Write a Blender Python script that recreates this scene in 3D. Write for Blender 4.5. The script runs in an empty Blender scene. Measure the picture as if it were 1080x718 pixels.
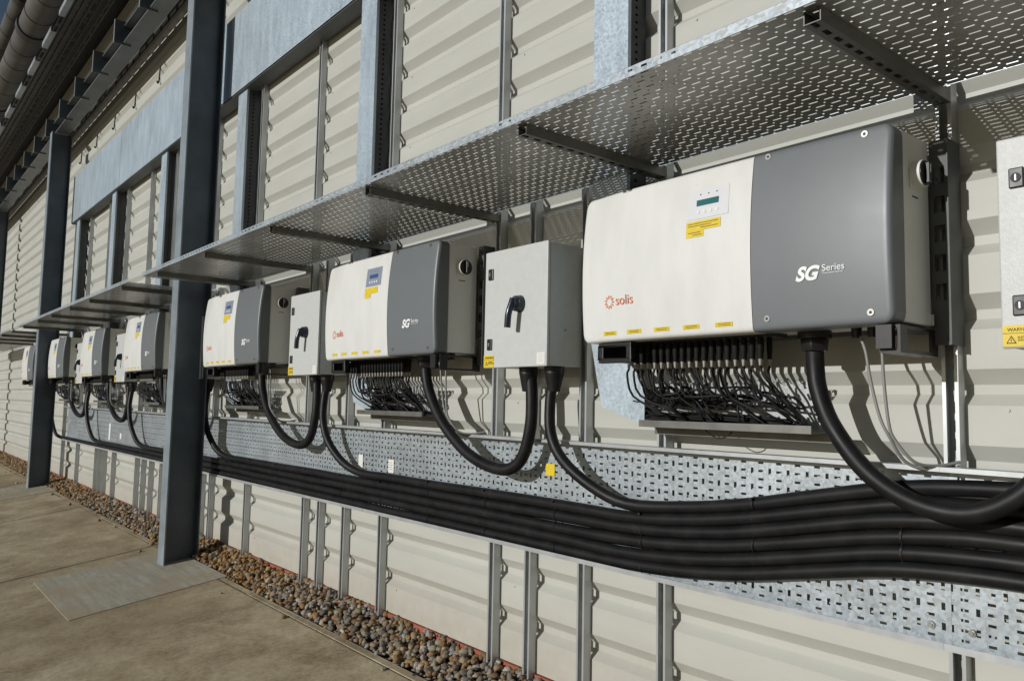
import bpy, bmesh, math, random
from mathutils import Vector, Matrix, noise
random.seed(7)
C = bpy.context.scene.collection
R = math.radians
LIFT = 1.55                       # everything is laid out around eye height, then lifted

# ------------------------------------------------------------------ materials
class NT:
    def __init__(s, name):
        s.m = bpy.data.materials.new(name); s.m.use_nodes = True
        s.t = s.m.node_tree; s.n = s.t.nodes; s.l = s.t.links
        s.b = s.n['Principled BSDF']; s.out = s.n['Material Output']
        s.tc = s.n.new('ShaderNodeTexCoord')
    def link(s, a, b): s.l.new(a, b)
    def math(s, op, a, b=0.0, c=None):
        n = s.n.new('ShaderNodeMath'); n.operation = op
        for i, v in enumerate((a, b, c)):
            if v is None: continue
            if isinstance(v, (int, float)): n.inputs[i].default_value = v
            else: s.link(v, n.inputs[i])
        return n.outputs[0]
    def noise(s, scale, detail=4, rough=.55, vec=None, stretch=None):
        n = s.n.new('ShaderNodeTexNoise'); n.inputs['Scale'].default_value = scale
        n.inputs['Detail'].default_value = detail; n.inputs['Roughness'].default_value = rough
        v = vec or s.tc.outputs['Object']
        if stretch:
            mp = s.n.new('ShaderNodeMapping'); mp.inputs['Scale'].default_value = stretch
            s.link(v, mp.inputs['Vector']); v = mp.outputs[0]
        s.link(v, n.inputs['Vector']); return n.outputs['Fac']
    def voro(s, scale, out='Color', feature='F1'):
        n = s.n.new('ShaderNodeTexVoronoi'); n.feature = feature; n.inputs['Scale'].default_value = scale
        s.link(s.tc.outputs['Object'], n.inputs['Vector']); return n.outputs[out]
    def ramp(s, f, stops):
        n = s.n.new('ShaderNodeValToRGB'); e = n.color_ramp.elements
        e[0].position, e[0].color = stops[0][0], (*stops[0][1], 1)
        e[1].position, e[1].color = stops[-1][0], (*stops[-1][1], 1)
        for p, c in stops[1:-1]:
            q = e.new(p); q.color = (*c, 1)
        s.link(f, n.inputs[0]); return n.outputs[0]
    def mix(s, f, a, b, mode='MIX'):
        n = s.n.new('ShaderNodeMix'); n.data_type = 'RGBA'; n.blend_type = mode
        for k, v in ((0, f), (6, a), (7, b)):
            if isinstance(v, (int, float)): n.inputs[k].default_value = v
            elif isinstance(v, tuple): n.inputs[k].default_value = (*v, 1)
            else: s.link(v, n.inputs[k])
        return n.outputs[2]
    def bump(s, h, strength=.3, dist=.01):
        n = s.n.new('ShaderNodeBump'); n.inputs['Strength'].default_value = strength
        n.inputs['Distance'].default_value = dist; s.link(h, n.inputs['Height']); s.link(n.outputs[0], s.b.inputs['Normal'])
    def set(s, **k):
        for a, v in k.items():
            i = s.b.inputs[{'col': 'Base Color', 'rough': 'Roughness', 'metal': 'Metallic', 'spec': 'Specular IOR Level', 'coat': 'Coat Weight'}[a]]
            if isinstance(v, tuple): i.default_value = (*v, 1)
            elif isinstance(v, (int, float)): i.default_value = v
            else: s.link(v, i)
        return s
    def sep(s):
        n = s.n.new('ShaderNodeSeparateXYZ'); s.link(s.tc.outputs['Object'], n.inputs[0]); return n.outputs
    def holes(s, mask):                       # mask 1 = open hole
        tr = s.n.new('ShaderNodeBsdfTransparent'); mx = s.n.new('ShaderNodeMixShader')
        s.link(mask, mx.inputs[0]); s.link(s.b.outputs[0], mx.inputs[1]); s.link(tr.outputs[0], mx.inputs[2])
        s.link(mx.outputs[0], s.out.inputs['Surface'])

def plain(name, col, rough=.5, metal=0.0, var=.08, scale=6, bump=0, bscale=200, spec=.5):
    t = NT(name)
    f = t.noise(scale, 5)
    lo = tuple(c * (1 - var) for c in col); hi = tuple(min(1, c * (1 + var)) for c in col)
    t.set(col=t.ramp(f, [(.3, lo), (.7, hi)]), metal=metal, spec=spec)
    t.set(rough=t.math('ADD', t.math('MULTIPLY', t.noise(scale * 3, 3), .16), rough - .08))
    if bump: t.bump(t.noise(bscale, 2), bump, .001)
    return t.m

def galv_base(t, tint=(.40, .43, .45), metal=.55, rough=.42, streak=None):
    sp = t.voro(110)
    bw = t.n.new('ShaderNodeRGBToBW'); t.link(sp, bw.inputs[0])
    f = t.math('ADD', t.math('MULTIPLY', bw.outputs[0], .12), t.math('ADD', t.math('MULTIPLY', t.noise(5, 6, .6, stretch=streak), .55), t.math('MULTIPLY', t.noise(1.3, 4, .6), .36)))
    c = t.ramp(f, [(.34, tuple(x * .72 for x in tint)), (.54, tint), (.74, tuple(min(1, x * 1.28) for x in tint))])
    t.set(col=c, metal=metal, rough=t.math('ADD', t.math('MULTIPLY', bw.outputs[0], .2), rough - .1))
    return t

GALV = galv_base(NT('galvanised_steel')).m
GALVB = galv_base(NT('galvanised_cover'), (.46, .545, .61), .35, .40, streak=(3, 1, .7)).m
t = NT('strut_steel'); t.set(col=t.ramp(t.noise(9, 5, stretch=(1, 1, .3)), [(.3, (.40, .42, .42)), (.7, (.57, .59, .60))]), metal=.55, rough=.4)
STRUTH = t; STRUT = t.m
DARKSTRUT = plain('dull_strut_steel', (.17, .17, .155), .48, .6, .25, 9)
COLP = plain('shaded_column_paint', (.085, .103, .122), .42, .3, .25, 3)  # column paint with the shade mixed into the colour
COLF = plain('sunlit_column_paint', (.24, .28, .31), .45, .2, .2, 5)  # same paint for the front flange, sunlight put in as a paler tone
BEAM = plain('beam_paint', (.15, .16, .165), .5, .1, .2, 3)
t = NT('white_enamel'); f = t.noise(4, 6, .65, stretch=(2.2, 1, .7)); f2 = t.noise(45, 4, .7)
c = t.ramp(f, [(.35, (.66, .665, .64)), (.6, (.71, .715, .695))]); c = t.mix(t.math('MULTIPLY', t.math('GREATER_THAN', f2, .70), .18), c, (.45, .40, .30))
t.set(col=c, rough=t.math('ADD', t.math('MULTIPLY', f, .25), .25)); WHITE = t.m
GREYC = plain('grey_enamel', (.145, .16, .17), .4, 0, .04, 3, .25, 500)
SIDEG = plain('light_grey_body', (.82, .82, .78), .42, .1, .03, 5, .15, 600)
BOXG = plain('light_grey_box', (.52, .535, .525), .45, 0, .04, 30, .5, 260)
BLACKP = plain('black_plastic', (.012, .012, .013), .38, 0, .2, 20)
RUBBER = None; MATTB = plain('matt_black', (.012, .012, .012), .75, spec=.2)
YEL = plain('yellow_label', (.70, .52, .02), .5, 0, .1, 60)
STKW = plain('white_label', (.74, .74, .70), .55, 0, .04, 60)
INK = plain('black_ink', (.02, .02, .02), .6)
ORANGE = plain('orange_ink', (.74, .22, .09), .5)
PALE = plain('pale_ink', (.82, .84, .84), .5)
GREYCAB = plain('grey_cable', (.22, .22, .21), .5)
LCD = plain('lcd_glass', (.03, .14, .15), .25)
LCDB = plain('lcd_blue_glass', (.05, .10, .24), .25)
PANL = plain('keypad_light', (.66, .67, .70), .4, 0, .02)
PAND = plain('keypad_blue', (.24, .27, .35), .4, 0, .05)
CHROME = plain('bright_metal', (.6, .6, .58), .25, .9)
PIPE = plain('pipe_lagging', (.095, .09, .082), .6, .1, .3, 3)
PIPED = plain('pipe_band', (.04, .04, .042), .6)
TIP = plain('connector_tip', (.36, .34, .30), .4, .3)
RED = plain('red_flashing', (.33, .09, .05), .7, 0, .2, 8)
BLACKR = plain('sky_block_dark', (.03, .03, .03), .8)
BRK = plain('shade_dark_steel', (.085, .09, .09), .55)  # dark tone carries the shade on the inverter bracket and band sides
RAIL = plain('tray_rail_steel', (.46, .48, .49), .4, .45, .12, 12)
PINK = plain('red_marker', (.40, .06, .06), .5)

t = NT('black_cable'); f = t.noise(14, 5)
t.set(col=t.ramp(f, [(.3, (.006, .006, .007)), (.62, (.013, .013, .0135)), (.82, (.024, .023, .022))]), rough=t.math('ADD', t.math('MULTIPLY', t.noise(8, 4), .25), .36), spec=.24)
t.bump(t.noise(60, 3), .12, .002); RUBBER = t.m

# cream wall sheeting, slightly dusty towards the ground
t = NT('cream_sheeting'); x, y, z = t.sep()
d = t.noise(3, 6, .6, stretch=(.4, 1, 2.2)); base = t.ramp(d, [(.3, (.44, .44, .395)), (.7, (.50, .50, .455))])
st = t.noise(9, 5, .7, stretch=(6, 1, .6)); base = t.mix(t.math('MULTIPLY', t.math('GREATER_THAN', st, .64), .10), base, (.30, .26, .18))
dirt = t.math('MULTIPLY', t.math('SMOOTH_MIN', 1.0, t.math('MAXIMUM', t.math('MULTIPLY', t.math('SUBTRACT', .42, z), 1.6), 0), .1), t.noise(14, 5))
base = t.mix(dirt, base, (.34, .25, .15))
t.set(col=base, rough=.5, spec=.35); t.bump(t.math('ADD', t.noise(1.8, 3, stretch=(1, 1, .3)), t.math('MULTIPLY', t.noise(260, 2), .045)), .3, .012); CREAM = t.m

# concrete drive
t = NT('concrete'); n1 = t.noise(2.4, 10, .75); n2 = t.noise(2.6, 8, .72); n3 = t.noise(90, 3)
c = t.ramp(n1, [(.34, (.23, .175, .10)), (.5, (.37, .30, .19)), (.64, (.49, .42, .285))])
c = t.mix(t.math('MULTIPLY', t.math('MAXIMUM', t.math('SUBTRACT', n2, .52), 0), 3.5), c, (.19, .14, .08))
n4 = t.noise(38, 6, .75); c = t.mix(t.math('MULTIPLY', t.math('MAXIMUM', t.math('SUBTRACT', n4, .5), 0), 2.6), c, (.52, .46, .34)); c = t.mix(t.math('MULTIPLY', t.math('MAXIMUM', t.math('SUBTRACT', .47, n4), 0), 3.2), c, (.15, .115, .07)); n5 = t.noise(.45, 4, .5); c = t.mix(t.math('MULTIPLY', t.math('MAXIMUM', t.math('SUBTRACT', n5, .48), 0), 3.0), c, (.20, .15, .085)); g2 = t.noise(230, 2); c = t.mix(t.math('MULTIPLY', t.math('GREATER_THAN', g2, .66), .45), c, (.13, .105, .07)); c = t.mix(t.math('MULTIPLY', t.math('LESS_THAN', g2, .33), .35), c, (.62, .58, .47))
vs = t.voro(2.3, 'Distance'); c = t.mix(t.math('LESS_THAN', vs, .018), c, (.08, .06, .045))
t.set(col=c, rough=.88, spec=.2); t.bump(t.math('ADD', n3, t.math('MULTIPLY', t.noise(320, 2), .6)), .5, .002); CONC = t.m
t = NT('pale_concrete'); n1 = t.noise(5, 9, .75, stretch=(.5, 5, 1)); n3 = t.noise(150, 3)
c = t.ramp(n1, [(.3, (.25, .23, .175)), (.5, (.35, .33, .27)), (.7, (.46, .44, .38))]); n6 = t.noise(1.6, 6, .7); c = t.mix(t.math('MINIMUM', t.math('MULTIPLY', t.math('MAXIMUM', t.math('SUBTRACT', n6, .42), 0), 4.5), .8), c, (.34, .285, .19))
t.set(col=c, rough=.85, spec=.2); t.bump(t.math('ADD', n3, t.noise(40, 4, stretch=(.2, 4, 1))), .5, .002); PCONC = t.m
JOINT = plain('joint_filler', (.05, .045, .035), .9)
SOIL = plain('soil', (.09, .065, .04), .95, 0, .4, 20)
# stones take their colour from a per-stone colour attribute
t = NT('stone'); a = t.n.new('ShaderNodeAttribute'); a.attribute_name = 'Col'
c = t.mix(t.math('MULTIPLY', t.noise(60, 4), .5), a.outputs['Color'], (.10, .075, .05)); t.set(col=c, rough=.8, spec=.25)
t.bump(t.noise(120, 3), .4, .003); STONE = t.m

def cell(t, v, pitch, off=0.0):               # distance from the middle of a repeating cell
    m = t.math('SUBTRACT', v, off)
    fr = t.math('FRACT', t.math('DIVIDE', m, pitch))
    return t.math('ABSOLUTE', t.math('MULTIPLY', t.math('SUBTRACT', fr, .5), pitch))
def slot(t, u, v, hw, hh): return t.math('MULTIPLY', t.math('LESS_THAN', u, hw), t.math('LESS_THAN', v, hh))

x, y, z = STRUTH.sep(); STRUTH.holes(STRUTH.math('MULTIPLY', slot(STRUTH, STRUTH.math('ABSOLUTE', x), cell(STRUTH, z, .05), .0075, .016), STRUTH.math('GREATER_THAN', y, .034)))
def shelf_mat():
    t = galv_base(NT('perforated_tray_steel'), (.36, .36, .345), .6, .45); x, y, z = t.sep()
    a = slot(t, cell(t, x, .047), cell(t, y, .040), .0135, .0027)
    b = slot(t, cell(t, x, .047, .0235), cell(t, y, .040, .020), .0027, .0030)
    t.holes(t.math('MAXIMUM', a, b)); return t.m
def tray_mat():
    t = galv_base(NT('perforated_cable_tray'), (.41, .455, .485), .5, .42); x, y, z = t.sep()
    a = slot(t, cell(t, x, .064), cell(t, z, .026), .0095, .0036)
    b = slot(t, cell(t, x, .064, .032), cell(t, z, .052, .013), .0050, .0095)
    t.holes(t.math('MAXIMUM', a, b)); return t.m
def lip_mat():
    t = galv_base(NT('slotted_lip_steel'), (.45, .50, .54), .45, .4); x, y, z = t.sep()
    t.holes(slot(t, cell(t, x, .05), t.math('ABSOLUTE', t.math('SUBTRACT', z, .013)), .010, .0032)); return t.m
def side_mat():
    t = galv_base(NT('shaded_punched_steel'), (.07, .075, .08), .3, .55); x, y, z = t.sep()  # dropper side steel, darkened in colour for the shaded gap
    t.holes(slot(t, t.math('ABSOLUTE', t.math('SUBTRACT', y, .015)), cell(t, z, .03), .006, .005)); return t.m
def over_mat():
    t = galv_base(NT('overhead_perforated_steel'), (.13, .13, .125), .5, .5); x, y, z = t.sep()
    a = slot(t, cell(t, x, .30), cell(t, y, .11), .10, .014)
    b = slot(t, cell(t, x, .14, .05), cell(t, y, .05, .02), .012, .009)
    t.holes(t.math('MAXIMUM', a, b)); return t.m
def comb_mat():
    t = galv_base(NT('combed_tray_steel'), (.42, .44, .44), .45, .42); x, y, z = t.sep()
    a = slot(t, cell(t, t.math('ADD', x, t.math('MULTIPLY', z, .45)), .033), cell(t, z, .036, .01), .0045, .010)
    t.holes(a); return t.m
def arm_mat():
    t = NT('slotted_arm_steel'); t.set(col=t.ramp(t.noise(9, 5), [(.3, (.13, .13, .12)), (.7, (.20, .20, .185))]), metal=.6, rough=.48); x, y, z = t.sep()
    a = slot(t, t.math('ABSOLUTE', x), cell(t, y, .05), .0065, .014)
    t.holes(t.math('MULTIPLY', a, t.math('LESS_THAN', z, .0115))); return t.m
ARMM = arm_mat()
SHELF, TRAY, LIP, SIDE, OVER, COMB = shelf_mat(), tray_mat(), lip_mat(), side_mat(), over_mat(), comb_mat()

# ------------------------------------------------------------------ mesh helpers
class MB:
    def __init__(s): s.v = []; s.f = []; s.sm = []; s.cols = None
    def add(s, vs, fs, smooth=False):
        o = len(s.v); s.v += [tuple(p) for p in vs]; s.f += [[i + o for i in f] for f in fs]; s.sm += [smooth] * len(fs); return s
    def box(s, x0, x1, y0, y1, z0, z1):
        vs = [(x, y, z) for x in (x0, x1) for y in (y0, y1) for z in (z0, z1)]
        return s.add(vs, [(0, 1, 3, 2), (4, 6, 7, 5), (0, 4, 5, 1), (2, 3, 7, 6), (0, 2, 6, 4), (1, 5, 7, 3)])
    def quad(s, *p): return s.add(p, [tuple(range(len(p)))])
    def extrude(s, prof, axis, a0, a1, closed=True, caps=True):
        # prof: list of 2-D points. axis 'x': (y,z)  'y': (x,z)  'z': (x,y)
        def P(p, a): return {'x': (a, p[0], p[1]), 'y': (p[0], a, p[1]), 'z': (p[0], p[1], a)}[axis]
        n = len(prof); vs = [P(p, a0) for p in prof] + [P(p, a1) for p in prof]
        fs = [(i, (i + 1) % n, n + (i + 1) % n, n + i) for i in range(n if closed else n - 1)]
        if closed and caps: fs += [tuple(range(n))[::-1], tuple(range(n, 2 * n))]
        return s.add(vs, fs)
    def cyl(s, p0, p1, r0, r1=None, n=16, caps=True):
        r1 = r0 if r1 is None else r1
        p0, p1 = Vector(p0), Vector(p1); d = (p1 - p0).normalized()
        a = d.orthogonal().normalized(); b = d.cross(a)
        vs = [p + (a * math.cos(2 * math.pi * i / n) + b * math.sin(2 * math.pi * i / n)) * r for p, r in ((p0, r0), (p1, r1)) for i in range(n)]
        s.add(vs, [(i, (i + 1) % n, n + (i + 1) % n, n + i) for i in range(n)], True)
        if caps: s.add(vs, [tuple(range(n))[::-1], tuple(range(n, 2 * n))])
        return s
    def tube(s, pts, r, n=12, sub=6, smooth=True, caps=True):
        P = [Vector(p) for p in pts]
        if sub > 1 and len(P) > 2:
            Q = []; E = [P[0] * 2 - P[1]] + P + [P[-1] * 2 - P[-2]]
            for i in range(1, len(E) - 2):
                a, b, c, d = E[i - 1:i + 3]
                for k in range(sub):
                    u = k / sub
                    Q.append(.5 * ((2 * b) + (c - a) * u + (2 * a - 5 * b + 4 * c - d) * u * u + (3 * b - a - 3 * c + d) * u ** 3))
            Q.append(P[-1]); P = Q
        T = [(P[min(i + 1, len(P) - 1)] - P[max(i - 1, 0)]).normalized() for i in range(len(P))]
        a = T[0].orthogonal().normalized(); vs = []
        for p, tg in zip(P, T):
            a = (a - tg * a.dot(tg)).normalized(); b = tg.cross(a)
            vs += [p + (a * math.cos(2 * math.pi * i / n) + b * math.sin(2 * math.pi * i / n)) * r for i in range(n)]
        fs = [(k * n + i, k * n + (i + 1) % n, (k + 1) * n + (i + 1) % n, (k + 1) * n + i) for k in range(len(P) - 1) for i in range(n)]
        s.add(vs, fs, smooth)
        if caps: s.add(vs[:n], [tuple(range(n))[::-1]]); s.add(vs[-n:], [tuple(range(n))])
        return s
    def build(s, name, mat, parent=None, bevel=0, origin=None):
        me = bpy.data.meshes.new(name)
        o = Vector(parent_origin(parent)) if parent else Vector(origin or (0, 0, 0))
        me.from_pydata([Vector(v) - o for v in s.v], [], s.f); me.materials.append(mat)
        for p, q in zip(me.polygons, s.sm): p.use_smooth = q
        if bevel:
            bm = bmesh.new(); bm.from_mesh(me); bmesh.ops.remove_doubles(bm, verts=bm.verts, dist=1e-5)
            bmesh.ops.recalc_face_normals(bm, faces=bm.faces)
            es = [e for e in bm.edges if len(e.link_faces) == 2 and e.calc_face_angle(0) > .6]
            bmesh.ops.bevel(bm, geom=es, offset=bevel, segments=2, affect='EDGES', profile=.5)
            bm.to_mesh(me); bm.free()
        else:
            bm = bmesh.new(); bm.from_mesh(me); bmesh.ops.recalc_face_normals(bm, faces=bm.faces); bm.to_mesh(me); bm.free()
        ob = bpy.data.objects.new(name, me); C.objects.link(ob)
        if parent: ob.parent = parent; ob['_o'] = list(o)
        else: ob.location = o
        return ob
def parent_origin(p):
    while p.parent: p = p.parent
    return p['_o'] if '_o' in p else tuple(p.location)
def tag(o, label, cat, group=None, kind=None):
    if label: o['label'] = label
    if cat: o['category'] = cat
    if group: o['group'] = group
    if kind: o['kind'] = kind
    return o
def thing(name, label, cat, loc, group=None):
    o = bpy.data.objects.new(name, None); o.empty_display_size = .05; C.objects.link(o); o.location = loc
    return tag(o, label, cat, group)
def struct(o): o['kind'] = 'structure'; return o
def kids(o): return [c for c in C.objects if c.parent == o]
def copy_tree(o, parent=None, dx=0.0, dy=0.0, dz=0.0, remat=None):
    c = o.copy(); C.objects.link(c); c.parent = parent
    if parent is None: c.location = o.location + Vector((dx, dy, dz))
    for ch in kids(o): copy_tree(ch, c)
    return c
ORD = ['nearest', 'second', 'third', 'fourth', 'fifth', 'sixth', 'seventh', 'eighth', 'ninth', 'tenth', 'eleventh', 'twelfth', 'thirteenth', 'fourteenth', 'fifteenth', 'sixteenth', 'seventeenth', 'eighteenth']
def text_part(name, s, x, y, z, size, mat, parent, shear=0, bold=0, surf=None):
    cu = bpy.data.curves.new(name, 'FONT'); cu.body = s; cu.size = size; cu.shear = shear; cu.offset = bold; cu.extrude = .0003
    tmp = bpy.data.objects.new(name, cu); C.objects.link(tmp)
    bpy.context.view_layer.update()
    me = bpy.data.meshes.new_from_object(tmp.evaluated_get(bpy.context.evaluated_depsgraph_get()))
    bpy.data.objects.remove(tmp)
    o = Vector(parent_origin(parent))
    me.transform(Matrix.Translation(Vector((x, y, z)) - o) @ Matrix.Rotation(R(90), 4, 'X'))
    if surf:
        for v in me.vertices: v.co.y += surf(v.co.x + o.x, v.co.z + o.z) - y
    me.materials.clear(); me.materials.append(mat)
    ob = bpy.data.objects.new(name, me); C.objects.link(ob); ob.parent = parent; return ob

# ------------------------------------------------------------------ setting
YW = 2.292                                    # face of the flat pans of the wall
GS = .155                                     # the drive falls away from the wall
def gz(y): return -1.232 + GS * (min(y, 2.03) - 2.03)
def ground_sheet():
    m = MB(); ys = [2.03 - .2 * i for i in range(26)] + [-6, -15, -60, -200]
    xs = [-200, -60, -30] + [-20 + i * .5 for i in range(45)] + [10, 60, 200]
    def zz(y): return gz(max(y, -3.1))
    vs = [(x, y, zz(y)) for y in ys for x in xs]; n = len(xs)
    return m.add(vs, [(j * n + i, j * n + i + 1, (j + 1) * n + i + 1, (j + 1) * n + i) for j in range(len(ys) - 1) for i in range(n - 1)])
struct(ground_sheet().build('concrete_drive', CONC))
m = MB(); m.quad((-200, 2.032, -1.30), (200, 2.032, -1.30), (200, 2.6, -1.30), (-200, 2.6, -1.30)); m.quad((-200, 2.0305, -1.30), (200, 2.0305, -1.30), (200, 2.0305, -1.237), (-200, 2.0305, -1.237))
m.quad((-200, 2.6, -1.30), (200, 2.6, -1.30), (200, 200, -1.30), (-200, 200, -1.30))
struct(m.build('soil', SOIL))
def sheet(x0, x1, y0, y1, lift):               # a sheet lying on the sloping drive
    m = MB(); m.quad((x0, y0, gz(y0) + lift), (x1, y0, gz(y0) + lift), (x1, y1, gz(y1) + lift), (x0, y1, gz(y1) + lift)); return m
for nm, dx in (('concrete_patch', 0), ('concrete_patch', -6.16)):
    x0, x1, y0, y1 = -6.78 + dx, -5.52 + dx, 1.08, 2.05
    m = MB(); rng = random.Random(3); N = 14; top = []; out = []
    ed = [(x0 + (x1 - x0) * i / N, y0) for i in range(N)] + [(x1, y0 + (y1 - y0) * i / N) for i in range(N)] + [(x1 - (x1 - x0) * i / N, y1) for i in range(N)] + [(x0, y1 - (y1 - y0) * i / N) for i in range(N)]
    top = [(a + rng.uniform(-.0015, .0015), b + rng.uniform(-.0015, .0015)) for a, b in ed]
    m.add([(a, b, -1.232 + GS * (b - 2.03) + .004) for a, b in top] + [(a, b, -1.232 + GS * (b - 2.03) - .06) for a, b in top],
          [tuple(range(len(top)))] + [(i, (i + 1) % len(top), len(top) + (i + 1) % len(top), len(top) + i) for i in range(len(top))])
    struct(m.build(nm, PCONC))
for xj in (-3.0 + 2.2 * 0, -7.04, -9.9, -13.2):
    if xj == -3.0: continue
    struct(sheet(xj - .006, xj + .006, -3, 2.03, .004).build('expansion_joint', JOINT))
struct(sheet(-20, 3, .62 - 1.3, .63 - 1.3, .004).build('expansion_joint', JOINT))
# narrow edging strip between drive and gravel
m = MB()
xs = -20.0
while xs < 2.5:
    if not any(a - .02 < xs + .3 < b for a, b in ((-6.8, -5.5), (-12.95, -11.66))):
        m.box(xs, xs + .995, 1.985, 2.028, gz(2.0) - .08, gz(2.0) + .004 + random.uniform(-.0015, .0015))
    xs += 1.0
struct(m.build('kerb_edging', CONC, bevel=.004))
struct(sheet(-20, 3, 1.976, 1.982, .0035).build('edging_gap', JOINT))

# wall of horizontal trapezoid sheeting
wall = thing('cladding_wall', 'long cream wall clad in horizontal ribbed metal sheeting', 'wall', (0, 2.3, -1.2))
m = MB(); prof = []; p = .2032; z0 = 1.744
k = math.ceil((-1.13 - z0) / p)
prof.append((YW, -1.135))
zz = []
for i in range(-14, 19):
    t0 = z0 + i * p                            # top of the downward-facing flank
    zz += [(YW + .032, t0 - .041 - .022 - .004), (YW + .032, t0 - .041), (YW, t0)]
    zz.insert(-3, (YW, t0 - .041 - .022 - .034))
for y, z in sorted(zz, key=lambda q: q[1]):
    if z > -1.12: prof.append((y, z))
X = [-60] + [-30 + i * 1.0 for i in range(36)]
n = len(prof); vs = [(x, y, z) for x in X for y, z in prof]
m.add(vs, [(a * n + i, a * n + i + 1, (a + 1) * n + i + 1, (a + 1) * n + i) for a in range(len(X) - 1) for i in range(n - 1)])
# screw heads and the lap line of every second sheet
for i in range(-14, 19):
    t0 = z0 + i * p - .041 - .022 - .034
    if t0 < -1.1: continue
    for j in range(24):
        x = -.74 - j * .985
        if (i + j) % 2 == 0: m.cyl((x, YW, t0 - .012), (x, YW - .004, t0 - .012), .0045, .004, 6)
m.build('ribbed_sheeting', CREAM, wall)
m = MB(); m.box(-40, 5, YW - .012, YW + .05, -1.30, -1.138); m.build('base_flashing', RED, wall)
m = MB(); m.box(-60, 5, YW + .06, YW + .3, -1.3, 6.0); m.build('inner_wall', plain('inner_wall_board', (.3, .3, .27), .9), wall)

# gravel: loose stones no one could count
def gravel():
    bm0 = bmesh.new(); bmesh.ops.create_icosphere(bm0, subdivisions=1, radius=1)
    bv = [v.co.copy() for v in bm0.verts]; bf = [[v.index for v in f.verts] for f in bm0.faces]; bm0.free()
    bm1 = bmesh.new(); bmesh.ops.create_icosphere(bm1, subdivisions=2, radius=1)
    cv = [v.co.copy() for v in bm1.verts]; cf = [[v.index for v in f.verts] for f in bm1.faces]; bm1.free()
    V = []; F = []; COL = []
    rng = random.Random(11)
    pal = [(.36, .26, .16), (.30, .26, .20), (.44, .38, .28), (.25, .24, .23), (.52, .47, .38), (.32, .19, .10), (.18, .16, .14), (.34, .33, .31)]
    warm = [(.42, .24, .08), (.33, .17, .06), (.46, .30, .14), (.25, .14, .06), (.36, .30, .2)]
    cnt = 0
    for layer in range(3):
        x = -19.0
        while x < .3:
            near = x > -7
            x += (.0031 if near else .0055) * (1 + layer * .25)
            y = rng.uniform(2.035, 2.285)
            if rng.random() < .004: y = 2.03 - rng.random() ** 2 * .22; stray = True
            else: stray = False
            if -5.5 > x > -6.85 and y < 2.07 and not stray: continue
            r = rng.uniform(.008, .020) * (1.0 if near else 1.2)
            z = -1.262 + (y - 2.03) * .355 + layer * .014 + rng.uniform(-.008, .008) + noise.noise(Vector((x * 2, y * 3, 0))) * .012
            if y < 2.06: z -= .01
            if stray: z = gz(y) + r * .5
            q = Matrix.Rotation(rng.uniform(0, 6.28), 4, rng.choice('XYZ')) @ Matrix.Rotation(rng.uniform(0, 6.28), 4, 'Z') @ Matrix.Diagonal((r * rng.uniform(.9, 1.5), r * rng.uniform(.8, 1.2), r * rng.uniform(.55, .9), 1))
            sd = Vector((rng.uniform(0, 99),) * 3); base, fc = (cv, cf) if near and layer > 0 else (bv, bf)
            o = len(V)
            for c in base:
                V.append(q @ (c * (1 + .5 * noise.noise(c * 1.4 + sd))) + Vector((x, y, z)))
            F += [[a + o for a in f] for f in fc]
            wf = 1 if rng.random() < (.75 if -7.5 < x < -4.9 or x < -10 else .22) else 0
            c = rng.choice(warm if wf else pal); k = rng.uniform(.55, 1.12); COL += [(c[0] * k, c[1] * k, c[2] * k, 1)] * len(base); cnt += 1
    me = bpy.data.meshes.new('gravel'); me.from_pydata(V, [], F); me.materials.append(STONE)
    at = me.color_attributes.new('Col', 'FLOAT_COLOR', 'POINT')
    flat = [c for q in COL for c in q]; at.data.foreach_set('color', flat)
    for pl in me.polygons: pl.use_smooth = True
    ob = bpy.data.objects.new('gravel', me); C.objects.link(ob); return ob
g = gravel(); g['kind'] = 'stuff'; g['label'] = 'loose brown and grey river gravel in a strip along the wall'; g['category'] = 'gravel'

# ------------------------------------------------------------------ columns
def column(xc, label):
    t = thing('steel_column', label, 'column', (xc, 1.96, -1.24), 'steel columns beside the drive')
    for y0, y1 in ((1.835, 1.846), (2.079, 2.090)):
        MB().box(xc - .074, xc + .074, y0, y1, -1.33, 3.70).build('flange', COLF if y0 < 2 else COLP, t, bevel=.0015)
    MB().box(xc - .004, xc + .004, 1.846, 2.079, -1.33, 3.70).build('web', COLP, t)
    return t
c1 = column(-6.33, 'tall grey steel column nearest the camera, between third and fourth inverters')
for i, lb in ((1, 'grey steel column standing left of the sixth inverter, second from the camera'), (2, 'grey steel column cut off by the left edge of the photo')):
    c = copy_tree(c1, dx=-6.16 * i); c['label'] = lb

# ------------------------------------------------------------------ strut channels
def cprof(w=.0413, d=.0413, th=.0026, lip=.0095, back=.0):
    h = w / 2                                   # opening faces -second axis
    return [(-h, d), (h, d), (h, 0), (h - lip, 0), (h - lip, .007), (h - lip + th, .007), (h - lip + th, th), (h - th, th), (h - th, d - th), (-h + th, d - th), (-h + th, th), (-h + lip - th, th), (-h + lip - th, .007), (-h + lip, .007), (-h + lip, 0), (-h, 0)]
def strut_v(xc, z0, z1, label, group, y=2.25):
    m = MB(); m.extrude([(xc + a, y + b) for a, b in cprof()], 'z', z0, z1)
    o = m.build('strut_channel', STRUT, origin=(xc, y, z0)); return tag(o, label, 'steel channel', group)
SX = [-.865 - .985 * i for i in range(20)]; SX[7] = -7.93; SX[8] = -8.80; SX[9] = -9.78; SX[10] = -10.62
s0 = strut_v(SX[0], -1.21, 2.6, 'full height slotted steel channel on the wall, beside the nearest inverter, first from the right', 'full height wall channels')
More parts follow.
